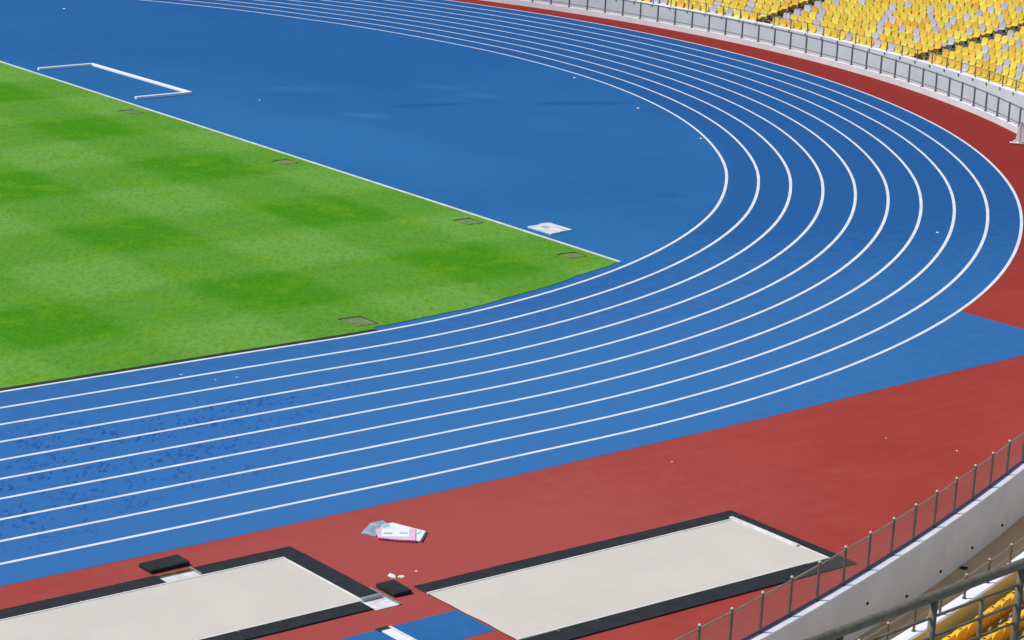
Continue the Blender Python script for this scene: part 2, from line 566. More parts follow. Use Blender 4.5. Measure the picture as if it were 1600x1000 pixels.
# ------------------------------------------------------------------ moat walls with their railings
def moat_wall(i0, i1, label):
    t = thing('moat_wall', label, 'wall', FENCE[(i0 + i1) // 2])
    base = t.location.copy()
    def loc(pts): return [p - base for p in pts]
    inn, outw = -.06, .19
    mb = MB()
    mb.strip(loc(off_line(i0, i1, inn, -.2)), loc(off_line(i0, i1, inn, .27)), m=0, flip=False)
    mb.strip(loc(off_line(i0, i1, outw, .27)), loc(off_line(i0, i1, outw, -1.15)), m=1, flip=False)
    mb.strip(loc(off_line(i0, i1, inn, .27)), loc(off_line(i0, i1, outw, .27)), m=0)
    mb.build('wall_body', [M['upstand'], M['wallgrey']], t)
    mb = MB()
    a_, b_ = inn - .004, outw + .004
    mb.strip(loc(off_line(i0, i1, a_, .262)), loc(off_line(i0, i1, a_, .30)))
    mb.strip(loc(off_line(i0, i1, a_, .30)), loc(off_line(i0, i1, b_, .30)))
    mb.strip(loc(off_line(i0, i1, b_, .30)), loc(off_line(i0, i1, b_, .262)))
    mb.build('coping', M['coping'], t)
    return t, base

i_near0 = next(i for i, p in enumerate(FENCE) if p.x > -30)
i_far1 = next(i for i, p in enumerate(FENCE) if i > FAR_START and math.degrees(math.atan2(p.y, p.x)) > 34)
wn, wbase = moat_wall(i_near0, MID, 'grey moat wall with a white coping at the lower right corner')
wf, _ = moat_wall(MID, i_far1, 'low white wall curving along the far red strip below the yellow seats')
for (dx, dy, dz) in [(a_ - .15, b_ - .05, c_ - .05) for a_, b_, c_ in [(-.66, -58.53, -.29), (1.35, -57.87, -.76), (3.17, -57.24, -.74), (5.02, -56.56, -.73), (6.96, -55.82, -.76), (8.9, -55.0, -.85), (-.6, -58.5, -.86)][:6]]:
    i = min(range(len(FENCE)), key=lambda j: (FENCE[j] - Vector((dx, dy, 0))).length)
    s0 = arclen_at(FENCE[i-2:i+3], Vector((dx, dy, 0)))
    pt, tg = walk(FENCE[i-2:i+3], s0, 1, 1)[0]
    nr = Vector((tg.y, -tg.x, 0))
    c = pt + nr * .19
    mb = MB()
    c0 = c - nr * .03 - wbase + Vector((0, 0, dz)); c1 = c + nr * .035 - wbase + Vector((0, 0, dz))
    mb.tube([c0, c1], .034, 10)
    mb.build('drain_pipe', M['soil'], wn)

def railing(name, label, line, z0, height, posts_start, step, count, rails, post_r, mats, screen=None, bracket=None, caps=True, group=None, feet=True):
    pts = walk(line, posts_start, step, count)
    t = thing(name, label, 'railing', pts[len(pts) // 2][0] + Vector((0, 0, z0)), group)
    base = t.location.copy()
    post_m, rail_m = mats
    for (p, tg) in pts:
        nr = Vector((tg.y, -tg.x, 0))
        c = p + Vector((0, 0, z0)) - base
        mb = MB()
        mb.tube([c, c + Vector((0, 0, height))], post_r, 8)
        if feet:
            mb.tube([c + Vector((0, 0, -.001)), c + Vector((0, 0, .012))], post_r * 1.9, 8)
        if bracket:
            mb.box(c - nr * bracket[0] + Vector((0, 0, bracket[1])), (.07, .035, .11), rz=math.atan2(tg.y, tg.x))
        po = mb.build('post', post_m, t)
        if caps:
            mb = MB()
            mb.sphere(c + Vector((0, 0, height + post_r * .35)), post_r * .98)
            mb.build('post_cap', M['cap'], po, True)
    for ri, (h, r_, nm) in enumerate(rails):
        mb = MB()
        mb.tube([p + Vector((0, 0, z0 + h)) - base for p, _ in pts], r_, 8)
        mb.build(nm, rail_m[ri] if isinstance(rail_m, tuple) else rail_m, t, True)
    if screen:
        for (p, tg), (q, _) in zip(pts, pts[1:]):
            d = (q - p).normalized()
            aa, bb = p + d * .05, q - d * .05
            mb = MB()
            v = [aa + Vector((0, 0, z0 + rails[1][0] + .01)) - base, bb + Vector((0, 0, z0 + rails[1][0] + .01)) - base,
                 bb + Vector((0, 0, z0 + rails[0][0] - .01)) - base, aa + Vector((0, 0, z0 + rails[0][0] - .01)) - base]
            mb.add(v, [(0, 1, 2, 3)])
            mb.build('mesh_panel', screen, t)
    return t

near_line = FENCE[i_near0:MID + 1]
far_line = FENCE[MID:i_far1 + 1]
sp = 1.193
sA = arclen_at(near_line, Vector((1.70, -57.63, 0)))
kA = int((sA - arclen_at(near_line, Vector((-17, near_y(-17), 0)))) / sp)
total = sum((q - p).length for p, q in zip(near_line, near_line[1:]))
railing('railing', 'grey steel mesh railing with pale post caps beside the near red strip', near_line, .30, .86,
        sA - kA * sp, sp, int((total - sA) / sp) + kA + 1, [(.80, .020, 'top_rail'), (.037, .033, 'bottom_rail')], .034,
        (M['metal_warm'], (M['rail_light'], M['bar_dark'])), screen=M['screen'])
sF = arclen_at(far_line, far_pt(-1.60, 0))
spf = 1.192
kF = int(sF / spf)
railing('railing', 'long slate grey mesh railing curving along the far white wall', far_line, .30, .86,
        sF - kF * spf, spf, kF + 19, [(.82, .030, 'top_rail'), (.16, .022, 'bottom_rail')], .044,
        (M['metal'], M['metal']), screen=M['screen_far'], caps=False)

mb = MB()
mb.box((4.22, -57.06, -1.035), (.16, .16, .03), rz=.4, bevel=.006)
mb.box((4.22, -57.06, -1.025), (.10, .10, .03), rz=.4, bevel=.006)
tag(mb.build('floor_drain', M['soil']), 'small black drain in the brown moat floor under the grey wall', 'drain')

# ------------------------------------------------------------------ grandstands
W0, PT, HTOP = 2.65, .30, .70            # parapet front offset, thickness, top
Z1, RISE, DEEP, BACK = .15, .165, .76, 3.75
def tread_z(n): return Z1 + RISE * n

def stand(i0, i1, rows, label, name, wall_mat, inner_mat):
    t = thing(name, label, 'grandstand', FENCE[(i0 + i1) // 2] + NRM[(i0 + i1) // 2] * W0)
    base = t.location.copy()
    def ol(off, z): return [p - base for p in off_line(i0, i1, off, z)]
    mb = MB()
    mb.strip(ol(W0, -1.2), ol(W0, HTOP - .03), m=0)
    mb.strip(ol(W0 + PT, HTOP - .03), ol(W0 + PT, Z1 - .1), m=1)
    mb.strip(ol(W0, HTOP - .03), ol(W0 + PT, HTOP - .03), m=0)
    mb.build('parapet_wall', [wall_mat, inner_mat], t)
    mb = MB()
    a_, b_ = W0 - .004, W0 + PT + .004
    mb.strip(ol(a_, HTOP - .035), ol(a_, HTOP)); mb.strip(ol(a_, HTOP), ol(b_, HTOP)); mb.strip(ol(b_, HTOP), ol(b_, HTOP - .035))
    mb.build('coping', M['coping'], t)
    mb = MB()
    prev = W0 + PT - .01
    for n in range(rows):
        b_ = BACK + .06 + DEEP * n
        mb.strip(ol(prev, tread_z(n)), ol(b_, tread_z(n)))
        mb.strip(ol(b_, tread_z(n)), ol(b_, tread_z(n + 1)))
        prev = b_
    mb.strip(ol(prev, tread_z(rows)), ol(prev + 1.5, tread_z(rows)))
    mb.build('terrace', M['terrace'], t)
    return t, base

ROWS_FAR, ROWS_NEAR = 27, 26
sn, snb = stand(i_near0, MID, ROWS_NEAR, 'near grandstand edge with white coping and inner parapet coloured with yellow bounce light in the lower right corner', 'grandstand', M['wallgrey'], M['wallyellow'])
sf, sfb = stand(MID, i_far1, ROWS_FAR, 'far grandstand with stepped terrace and smooth pale front wall under yellow seats', 'grandstand', M['wallwhite'], M['wallwhite'])

AISLES = [0.8 + 12.6, 0.8, -11.75, -11.75 - 12.6]
AW = .98
# half-height steps in the gangways
for ai in AISLES:
    mb = MB()
    for n in range(1, ROWS_FAR):
        off = BACK + .06 + DEEP * (n - 1) - .19
        c = far_pt(ai, off) - sfb
        mb.box((c.x, c.y, tread_z(n - 1) + RISE * .25 + .002), (.38, AW - .06, RISE * .5), rz=R(ai))
    mb.build('aisle_steps', M['terrace'], sf)

# railings on the parapets
ln = [p for p in off_line(i_near0, MID, W0 + .13, 0)]
sA = arclen_at(ln, Vector((-.85, -61.36, 0)))
k0 = int((sA - arclen_at(ln, Vector((-14, near_y(-14) - 2.8, 0)))) / 1.19)
tot = sum((q - p).length for p, q in zip(ln, ln[1:]))
railing('parapet_railing', 'low weathered railing on the white coping in front of the nearest seats', ln, HTOP, .52, sA - k0 * 1.19, 1.19,
        k0 + int((tot - sA) / 1.19) + 1, [(.48, .018, 'top_rail'), (.24, .014, 'middle_rail')], .028, (M['metal_warm'], (M['rail_light'], M['rail_light'])))
lf = [p for p in off_line(MID, i_far1, W0 + .10, 0)]
sA = arclen_at(lf, far_pt(-6.18, W0 + .10))
st_ = math.radians(1.31) * (50.1 + W0)
k0 = int(sA / st_)
railing('parapet_railing', 'low thin grey railing on top of the pale front wall of the far stand', lf, HTOP, .50, sA - k0 * st_, st_, k0 + 22,
        [(.47, .014, 'top_rail')], .030, (M['metal'], M['metal']), bracket=(.125, -.10), caps=False)

# ------------------------------------------------------------------ seats
def seat_mesh(name, mats, detail=True):
    """bucket seat, facing +y, origin on the tread under the back edge"""
    prof = [(.475, .27, .165), (.485, .39, .205), (.43, .432, .215), (.28, .418, .222), (.14, .415, .222), (.06, .44, .235),
            (.03, .52, .247), (.01, .62, .250), (-.004, .70, .243), (-.011, .755, .220), (-.015, .79, .175), (-.017, .81, .105)]
    U = [-1, -.6, 0, .6, 1]
    th = .022
    v, f, fm = [], [], []
    nu = len(U)
    def nrm(i):
        a, b = prof[max(i - 1, 0)], prof[min(i + 1, len(prof) - 1)]
        ty, tz = b[0] - a[0], b[1] - a[1]
        l = math.hypot(ty, tz)
        return (tz / l, -ty / l)
    for side in (0, 1):
        for i, (y, z, hw) in enumerate(prof):
            ny, nz = nrm(i)
            for u in U:
                d = .024 * u * u - (th if side == 0 else 0.)
                v.append((u * hw, y + ny * d, z - nz * -d if False else z + nz * d))
    n = len(prof) * nu
    for i in range(len(prof) - 1):
        for k in range(nu - 1):
            a = i * nu + k
            f.append((a, a + nu, a + nu + 1, a + 1)); fm.append(0)
            f.append((n + a, n + a + 1, n + a + nu + 1, n + a + nu)); fm.append(0)
    rim = [k for k in range(nu)] + [i * nu + nu - 1 for i in range(1, len(prof))] + [(len(prof) - 1) * nu + k for k in range(nu - 2, -1, -1)] + [i * nu for i in range(len(prof) - 2, 0, -1)]
    for a, b in zip(rim, rim[1:] + rim[:1]):
        f.append((a, b, n + b, n + a)); fm.append(0)
    mb = MB()
    mb.v, mb.f, mb.m = [tuple(q) for q in v], f, fm
    # tapered moulded pedestal and its steel foot
    ped = [(.36, .40, .13), (.30, .20, .085), (.27, .10, .06)]
    ped2 = [(.10, .40, .13), (.17, .20, .085), (.19, .10, .06)]
    vv = []
    for (y1, z, w), (y0, _, _) in zip(ped, ped2):
        vv += [(-w, y0, z), (w, y0, z), (w, y1, z), (-w, y1, z)]
    ff = []
    for i in range(2):
        for k in range(4):
            ff.append((i * 4 + k, i * 4 + (k + 1) % 4, (i + 1) * 4 + (k + 1) % 4, (i + 1) * 4 + k))
    mb.add(vv, ff, 0)
    mb.box((0, .23, .05), (.10, .09, .10), m=1)
    me = bpy.data.meshes.new(name)
    me.from_pydata(mb.v, [], mb.f)
    for m_ in mats: me.materials.append(m_)
    for p, k in zip(me.polygons, mb.m): p.material_index = k; p.use_smooth = k == 0
    me.update()
    bm = bmesh.new(); bm.from_mesh(me); bmesh.ops.recalc_face_normals(bm, faces=list(bm.faces)); bm.to_mesh(me); bm.free()
    return me

SEAT = {k: seat_mesh('stadium_seat', [M['seat_' + k], M['bracket']]) for k in ('yellow', 'gold', 'lemon', 'grey', 'orange')}

# camera numbers (also used to count which seats the frame shows)
CAM = Vector((-40.2054, -94.0433, 19.8581))
CR = Vector((.780305, -.623705, .046009)); CU = Vector((.128738, .232181, .964115)); CF = Vector((.612006, .746381, -.261467))
FPX = 3999.0026
def px(p):
    d = p - CAM
    w = d.dot(CF)
    return 800 + FPX * d.dot(CR) / w, 500 - FPX * d.dot(CU) / w

# where the grey-white seats sit among the yellow ones: (row, seat) cells are matched to these spots on the stand
GREY = [(1237,16),(1233,25),(1264,12),(1281,4),(1285,16),(1287,24),(1272,35),(1284,47),(1348,4),(1306,2),(1332,59),(1373,34),(1372,43),(1370,54),(1369,65),(1380,27),
        (1393,17),(1396,30),(1397,11),(1394,64),(1415,2),(1452,7),(1460,22),(1459,30),(1489,6),(1527,13),(1555,10),(1574,3),(1510,22),(1486,27),(1479,36),(1467,44),
        (1438,49),(1429,57),(1410,42),(1514,46),(1482,63),(1534,37),(1566,22),(1564,34),(1595,14),(1544,75),(1541,86),(1574,71),(1575,99),(1565,109),(1590,114),(1506,103),
        (1598,66),(1577,55),(1599,100),(1126,6),(1119,14),(1172,6),(1168,11),(1141,19),(1030,2),(1040,5)]

ORD = ['', 'first', 'second', 'third', 'fourth', 'fifth', 'sixth', 'seventh', 'eighth', 'ninth', 'tenth', 'eleventh', 'twelfth', 'thirteenth', 'fourteenth', 'fifteenth',
       'sixteenth', 'seventeenth', 'eighteenth', 'nineteenth', 'twentieth', 'twenty-first', 'twenty-second', 'twenty-third', 'twenty-fourth', 'twenty-fifth', 'twenty-sixth',
       'twenty-seventh', 'twenty-eighth', 'twenty-ninth', 'thirtieth', 'thirty-first', 'thirty-second', 'thirty-third', 'thirty-fourth']
cells = []
EXTRA = [(AISLES[0] + 12.6, AISLES[0], 'beyond', 'L'), (AISLES[3], AISLES[3] - 12.6, 'beyond', 'L')]
BLOCKS = [(AISLES[0], AISLES[1], 'left', 'R'), (AISLES[1], AISLES[2], 'middle', 'L'), (AISLES[2], AISLES[3], 'right', 'L')]
for (a_hi, a_lo, bname, ref) in BLOCKS + EXTRA:
    for n in range(ROWS_FAR):
        off = BACK + DEEP * n
        rad = far_R((a_hi + a_lo) / 2) + off
        span = R(a_hi - a_lo) * rad - AW - .06
        cnt = int(span / .535)
        pitch = span / cnt
        for j in range(cnt):
            ang = a_hi - math.degrees((AW / 2 + .03 + (j + .5) * pitch) / rad)
            p = far_pt(ang, off, tread_z(n))
            q = px(p + Vector((0, 0, .72)))
            k = j + 1 if ref == 'L' else cnt - j
            cells.append(dict(p=p, ang=ang, q=q, row=n + 1, k=k, block=bname, col=None, d=(p - CAM).length))
taken = set()
for gpt in GREY:
    best = min((c for c in cells if id(c) not in taken), key=lambda c: (c['q'][0] - gpt[0]) ** 2 + (c['q'][1] - gpt[1]) ** 2)
    if (best['q'][0] - gpt[0]) ** 2 + (best['q'][1] - gpt[1]) ** 2 < 120:
        taken.add(id(best)); best['col'] = 'grey'
for c in cells:
    if c['col'] is None:
        u = random.random()
        inside = -20 < c['q'][0] < 1620 and c['q'][1] > -10
        c['col'] = 'yellow' if u < .5 else ('gold' if u < .74 else ('lemon' if u < .96 or inside else 'grey'))
vis = [c for c in cells if c['block'] != 'beyond' and -3 < c['q'][0] < 1604 and c['q'][1] > -5]
vis.sort(key=lambda c: c['d'])
indiv, rest_ids = vis[:285], None
ids = set(id(c) for c in indiv)
rest = [c for c in cells if id(c) not in ids ]
for c in indiv:
    o = bpy.data.objects.new('stadium_seat', SEAT[c['col']])
    link(o)
    o.location = c['p']
    o.rotation_euler = (0, 0, R(c['ang']) + math.pi / 2 + random.uniform(-.03, .03))
    word = {'yellow': 'yellow', 'gold': 'golden yellow', 'lemon': 'lemon yellow', 'grey': 'pale grey'}[c['col']]
    if c['block'] == 'left':
        where = f"{ORD[c['row']]} row of the left block, {ORD[c['k']]} left of the upper aisle"
    elif c['block'] == 'middle':
        where = f"{ORD[c['row']]} row of the middle block, {ORD[c['k']]} right of the upper aisle"
    else:
        where = f"{ORD[c['row']]} row of the right block, {ORD[c['k']]} right of the lower aisle"
    tag(o, f"{word} seat, {where}", 'seat', 'stadium seats on the far stand')
# seats of the near stand, seen from behind in the lower right corner
nl = {}
near_seats = []
more_near = []
for n in range(9):
    line = off_line(i_near0, MID, BACK + DEEP * n, tread_z(n))
    s0 = arclen_at(line, Vector((-1.64, -62.63, tread_z(n))))
    for (p, tg) in walk(line, s0 - 8 * .535 - 10 * .535, .535, 70):
        q = px(p + Vector((0, 0, .75)))
        if 1440 < q[0] < 1640 and q[1] < 1030:
            nr = Vector((-tg.y, tg.x, 0))
            near_seats.append((n, p, math.atan2(nr.y, nr.x) - math.pi / 2, q))
        else:
            nr = Vector((-tg.y, tg.x, 0))
            more_near.append((p, math.atan2(nr.y, nr.x) - math.pi / 2))
rows_seen = {}
for (n, p, rz, q) in near_seats:
    shown = q[0] < 1606 and q[1] < 1003
    rows_seen.setdefault(n, [])
    o = bpy.data.objects.new('stadium_seat', SEAT['orange'])
    link(o)
    o.location = p
    o.rotation_euler = (0, 0, rz)
    rows_seen[n].append(o)
    k = len(rows_seen[n])
    tag(o, f"yellow seat coloured as in shade, seen from behind under the dark handrail, {ORD[n+1]} row, {ORD[k]} from left", 'seat', 'shade-tinted seats of the near stand')

if rest:
    sv, sfc, smi = [], [], []
    order = ['yellow', 'gold', 'lemon', 'grey']
    rest += [dict(p=p_, ang=math.degrees(rz_) - 90, col='gold') for p_, rz_ in more_near]
    mats = [M['seat_yellow'], M['seat_gold'], M['seat_lemon'], M['seat_grey'], M['bracket']]
    for c in rest:
        me = SEAT[c['col']]
        mt = Matrix.Translation(c['p']) @ Matrix.Rotation(R(c['ang']) + math.pi / 2, 4, 'Z')
        b0 = len(sv)
        sv += [tuple(mt @ v.co) for v in me.vertices]
        for p in me.polygons:
            sfc.append(tuple(i + b0 for i in p.vertices))
            smi.append(order.index(c['col']) if p.material_index == 0 else 4)
    o = mesh_from('stadium_seats', sv, sfc, mats, None, True, smi)
    tag(o, 'more yellow and grey seats in the topmost rows at the upper edge of the picture', 'seats', kind='stuff')
print('seats visible', len(vis), 'individual', len(indiv), 'rest', len(rest))

# ------------------------------------------------------------------ upper deck with the dark handrail in front of the viewer
dx = Vector((.99513, .0986, 0)).normalized(); dn = Vector((dx.y, -dx.x, 0))
PA = Vector((-29.307, -84.772, 14.49))
mb = MB()
c = PA + dn * 2.3 + Vector((0, 0, -1.22)) - snb
mb.box(c, (14, 5.0, .30), rz=math.atan2(dx.y, dx.x), bevel=.02)
c2 = PA + dn * 1.2 + Vector((0, 0, -5.5)) - snb
mb.box(c2, (13.6, .5, 8.3), rz=math.atan2(dx.y, dx.x))
mb.build('upper_deck', M['deck'], sn)
hr = thing('handrail', 'thick dark olive metal handrail crossing the lower right corner in the foreground', 'railing', PA + Vector((0, 0, -1.07)))
hb = hr.location.copy()
def at(s, dz): return PA + dx * s + Vector((0, 0, dz)) - hb
mb = MB(); mb.tube([at(-4.4, 0), at(-2, 0), at(2, 0), at(6.2, 0)], .031, 14); mb.build('top_rail', M['railpaint'], hr, True)
for dz in (-.130, -.257, -.380, -.500, -.620, -.740):
    mb = MB(); mb.tube([at(-4.4, dz), at(6.2, dz)], .0098, 10); mb.build('bar', M['railpaint'], hr, True)
for k in range(-5, 8):
    s = .885 * k
    mb = MB(); mb.tube([at(s, -1.07), at(s, -.028)], .0255, 12)
    mb.tube([at(s, -1.07), at(s, -1.055)], .06, 12)
    mb.build('post', M['railpaint'], hr, True)
    if k >= 0:
        mb = MB(); mb.tube([at(s + .495, -.74), at(s + .495, -.12)], .014, 10); mb.build('baluster', M['railpaint'], hr, True)

# ------------------------------------------------------------------ long jump pits
def quadbox(mb, x0, x1, y0, y1, z0, z1, m=0, bev=.006):
    mb.box(((x0 + x1) / 2, (y0 + y1) / 2, (z0 + z1) / 2), (x1 - x0, y1 - y0, z1 - z0), m=m, bevel=bev)

def edge_run(t, base, x0, x1, y0, y1, axis, step=1.0):
    """a run of rubber kerb tiles, joints showing, as one edge of the pit"""
    mb = MB()
    a0, a1 = (x0, x1) if axis == 'x' else (y0, y1)
    n = max(1, round((a1 - a0) / step))
    for i in range(n):
        u0, u1 = a0 + (a1 - a0) * i / n + .004, a0 + (a1 - a0) * (i + 1) / n - .004
        j = random.uniform(-.008, .008)
        z = .034 + random.uniform(-.004, .006)
        if axis == 'x': quadbox(mb, u0 - base[0], u1 - base[0], y0 - base[1] + j, y1 - base[1] + j, -.02, z, bev=.012)
        else: quadbox(mb, x0 - base[0] + j, x1 - base[0] + j, u0 - base[1], u1 - base[1], -.02, z, bev=.012)
    return mb.build('rubber_edge', M['rubber'], t)

def cover_mesh(t, base, x0, x1, y0, y1, z):
    v, f = [], []
    nx, ny = int((x1 - x0) / .18), int((y1 - y0) / .18)
    for j in range(ny + 1):
        for i in range(nx + 1):
            x_, y_ = x0 + (x1 - x0) * i / nx, y0 + (y1 - y0) * j / ny
            h = noise.noise(Vector((x_ * .6, y_ * .9, 3))) * .006 + noise.noise(Vector((x_ * 2.1, y_ * 2.1, 1))) * .0012
            ex = ey = 0
            if i in (0, nx): ex = noise.noise(Vector((y_ * 1.3, 5, 2))) * .05
            if j in (0, ny): ey = noise.noise(Vector((x_ * 1.3, 8, 2))) * .05
            v.append((x_ + ex - base[0], y_ + ey - base[1], z + h))
    for j in range(ny):
        for i in range(nx):
            a_ = j * (nx + 1) + i
            f.append((a_, a_ + 1, a_ + nx + 2, a_ + nx + 1))
    return mesh_from('sand_cover', v, f, M['cover'], t, True)

b1 = (-16, -51.8, 0)
p1 = thing('sandpit', 'long jump pit with beige cover and black rubber edges at the lower left', 'sandpit', b1)
cover_mesh(p1, b1, -34, -10.53, -53.50, -50.36, .028)
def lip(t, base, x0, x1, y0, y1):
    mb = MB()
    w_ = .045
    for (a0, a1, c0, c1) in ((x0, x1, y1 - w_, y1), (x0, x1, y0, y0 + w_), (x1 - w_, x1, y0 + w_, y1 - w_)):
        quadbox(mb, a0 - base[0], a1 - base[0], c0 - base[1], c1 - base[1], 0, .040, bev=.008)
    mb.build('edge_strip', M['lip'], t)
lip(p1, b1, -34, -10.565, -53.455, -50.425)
edge_run(p1, b1, -34, -13.50, -50.41, -49.93, 'x')
edge_run(p1, b1, -12.62, -10.06, -50.42, -49.93, 'x')
edge_run(p1, b1, -10.56, -10.06, -53.36, -50.425, 'y')
edge_run(p1, b1, -34, -10.66, -53.93, -53.46, 'x')
mb = MB()      # bare gutter where two tiles have been lifted out
quadbox(mb, -13.49 + 16, -12.63 + 16, -50.37 + 51.8, -50.10 + 51.8, .0, .016)
mb.build('gutter_floor', M['matwhite'], p1)
mb = MB()
quadbox(mb, -10.64 + 16, -10.0 + 16, -54.0 + 51.8, -53.42 + 51.8, .0, .016)
mb.build('gutter_floor', M['matwhite'], p1)
mb = MB()
quadbox(mb, -13.49 + 16, -12.63 + 16, -49.99 + 51.8, -49.93 + 51.8, .0, .03)
quadbox(mb, -13.49 + 16, -12.63 + 16, -50.10 + 51.8, -50.0 + 51.8, .0, .012)
mb.build('gutter_side', M['soilbrown'], p1)
mb = MB()
mb.box((-12.645 + 16, -50.17 + 51.8, .04), (.035, .46, .05), m=0, bevel=.006)
quadbox(mb, -10.60 + 16, -10.12 + 16, -53.50 + 51.8, -53.38 + 51.8, .0, .085)
quadbox(mb, -10.06 + 16, -9.99 + 16, -54.0 + 51.8, -52.9 + 51.8, .0, .03)
mb.build('gutter_frame', M['steel'], p1)

b2 = (-4.5, -55.2, 0)
p2 = thing('sandpit', 'long jump pit with pale cover and black rubber edges beside the curved mesh railing', 'sandpit', b2)
cover_mesh(p2, b2, -9.17, -.12, -56.96, -53.72, .028)
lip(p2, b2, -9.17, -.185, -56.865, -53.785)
edge_run(p2, b2, -9.17, .12, -53.78, -53.32, 'x', 1.05)
edge_run(p2, b2, -.18, .12, -56.86, -53.79, 'y')
edge_run(p2, b2, -9.17, .12, -57.42, -56.87, 'x', 1.05)
mb = MB()
quadbox(mb, -.33 + 4.5, -.24 + 4.5, -55.95 + 55.2, -53.74 + 55.2, .02, .075)
mb.build('retaining_board', M['matwhite'], p2)

def tile(loc, size, rz, label):
    mb = MB()
    mb.box((0, 0, size[2] / 2), size, bevel=.012)
    mb.box((0, 0, size[2] + .002), (size[0] * .86, size[1] * .78, .006), bevel=.003)
    o = mb.build('rubber_tile', M['rubber'])
    o.location = loc; o.rotation_euler = (R(1.0), R(-.8), rz)
    tag(o, label, 'rubber tile', 'black rubber tiles lifted out of the pit edge')
tile((-13.02, -49.50, .012), (.98, .50, .085), 0.02, 'wide black rubber tile lying on red surface near the blue lanes')
tile((-9.66, -53.27, .012), (.46, .68, .085), -.02, 'smaller black rubber tile lying between the two sandpits')

# take-off board in the runway
tb = thing('takeoff_board', 'white take-off board with a dark slot set in the blue runway', 'take-off board', (-11.1, -55.4, 0))
mb = MB(); mb.box((0, -.05, .014), (.24, 1.22, .020), bevel=.004); mb.build('board', M['white'], tb)
mb = MB(); mb.box((-.02, .49, .014), (.30, .16, .022), bevel=.003); mb.build('slot', M['drain'], tb)
mb = MB(); mb.box((.17, -.05, .010), (.09, 1.2, .012), bevel=.003); mb.build('board_strip', M['matwhite'], tb)

# ------------------------------------------------------------------ goal base frame
gf = thing('goal_frame', 'white three-sided goal base frame lying on the blue surface by the grass', 'goal frame', (15.6, 1.9, 0))
def gl(p): return (p[0] - 15.6, p[1] - 1.9, .068)
A_, B_, C_, D_ = (13.98, 5.78), (16.75, 5.90), (17.05, -1.90), (14.33, -1.98)
for nm, a_, b_ in (('side_bar', A_, B_), ('back_bar', B_, C_), ('side_bar', C_, D_)):
    mb = MB(); pa, pb = Vector(gl(a_)), Vector(gl(b_)); d_ = pb - pa
    ln = d_.length + (.12 if nm == 'back_bar' else -.062)
    sh = 0 if nm == 'back_bar' else (-.031 if a_ == A_ else .031)
    c_ = (pa + pb) / 2 + d_.normalized() * sh
    mb.box((c_.x, c_.y, .06), (ln, .14, .11), rz=math.atan2(d_.y, d_.x), bevel=.018)
    mb.build(nm, M['goalwhite'], gf)

# ------------------------------------------------------------------ square white board on the blue D
mb = MB()
v = [(-.53, .60, 0), (.02, .62, 0), (.10, .72, 0), (.52, .70, 0), (.55, -.46, 0), (.50, -.50, 0), (-.02, -.52, 0), (-.06, -.60, 0), (-.50, -.62, 0)]
n_ = len(v)
vt = [(x_, y_, .045) for x_, y_, _ in v]
mb.add(v + vt, [tuple(range(n_, 2 * n_))] + [(i, (i + 1) % n_, n_ + (i + 1) % n_, n_ + i) for i in range(n_)])
o = mesh_from('white_board', mb.v, mb.f, M['matwhite'])
o.location = (14.82, -28.78, .005)
o2 = MB(); o2.box((-.05, .25, .050), (.30, .24, .012), rz=.4, bevel=.003); o2.box((.28, -.2, .048), (.10, .5, .008), rz=.1, bevel=.002)
o2.build('grey_scrap', M['greyprint'], o)
tag(o, 'square scuffed white board lying on the blue surface beside the grass corner', 'board')

# ------------------------------------------------------------------ hatches sunk in the turf
def hatch(loc, size, rz, label):
    t = thing('turf_hatch', label, 'hatch', (loc[0], loc[1], .022), 'sunken hatches along the edge of the grass')
    t.rotation_euler = (0, 0, rz)
    mb = MB(); mb.box((0, 0, .006), (size[0], size[1], .016), bevel=.004); mb.build('lid', M['turf'], t)
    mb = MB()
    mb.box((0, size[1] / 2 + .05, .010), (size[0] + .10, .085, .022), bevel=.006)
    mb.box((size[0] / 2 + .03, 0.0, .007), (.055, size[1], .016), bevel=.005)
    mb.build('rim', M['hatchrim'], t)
hatch((12.66, -4.46), (.58, .72), .05, 'dark turf hatch nearest the white goal frame')
hatch((12.80, -15.55), (.60, .66), .0, 'dark turf hatch by the pale kerb, halfway down the grass edge')
hatch((12.95, -26.62), (.62, .72), -.04, 'dark turf hatch by the pale kerb, next above the square white board')
hatch((13.02, -32.10), (.66, .55), -.04, 'greyish turf hatch at the pointed corner of the grass')
hatch((2.10, -35.38), (.68, .84), -.06, 'larger square turf hatch beside the innermost white line')

# ------------------------------------------------------------------ sheets and litter on the red strip
def slab(name, pts, z, th, mat, label, cat, parts=(), group=None):
    cx = sum(p[0] for p in pts) / len(pts); cy = sum(p[1] for p in pts) / len(pts)
    n_ = len(pts)
    lo = [(p[0] - cx, p[1] - cy, 0) for p in pts]
    hi = [(p[0] - cx, p[1] - cy, th + (p[2] if len(p) > 2 else 0)) for p in pts]
    o = mesh_from(name, lo + hi, [tuple(range(n_, 2 * n_)), tuple(range(n_ - 1, -1, -1))] + [(i, (i + 1) % n_, n_ + (i + 1) % n_, n_ + i) for i in range(n_)], mat)
    o.location = (cx, cy, z)
    if label: tag(o, label, cat, group)
    for (nm, q, z_, t_, m_) in parts:
        mb = MB()
        l2 = [(p[0] - cx, p[1] - cy, z_) for p in q]; h2 = [(p[0] - cx, p[1] - cy, z_ + t_) for p in q]
        k_ = len(q)
        mb.add(l2 + h2, [tuple(range(k_, 2 * k_))] + [(i, (i + 1) % k_, k_ + (i + 1) % k_, k_ + i) for i in range(k_)])
        mb.build(nm, m_, o)
    return o
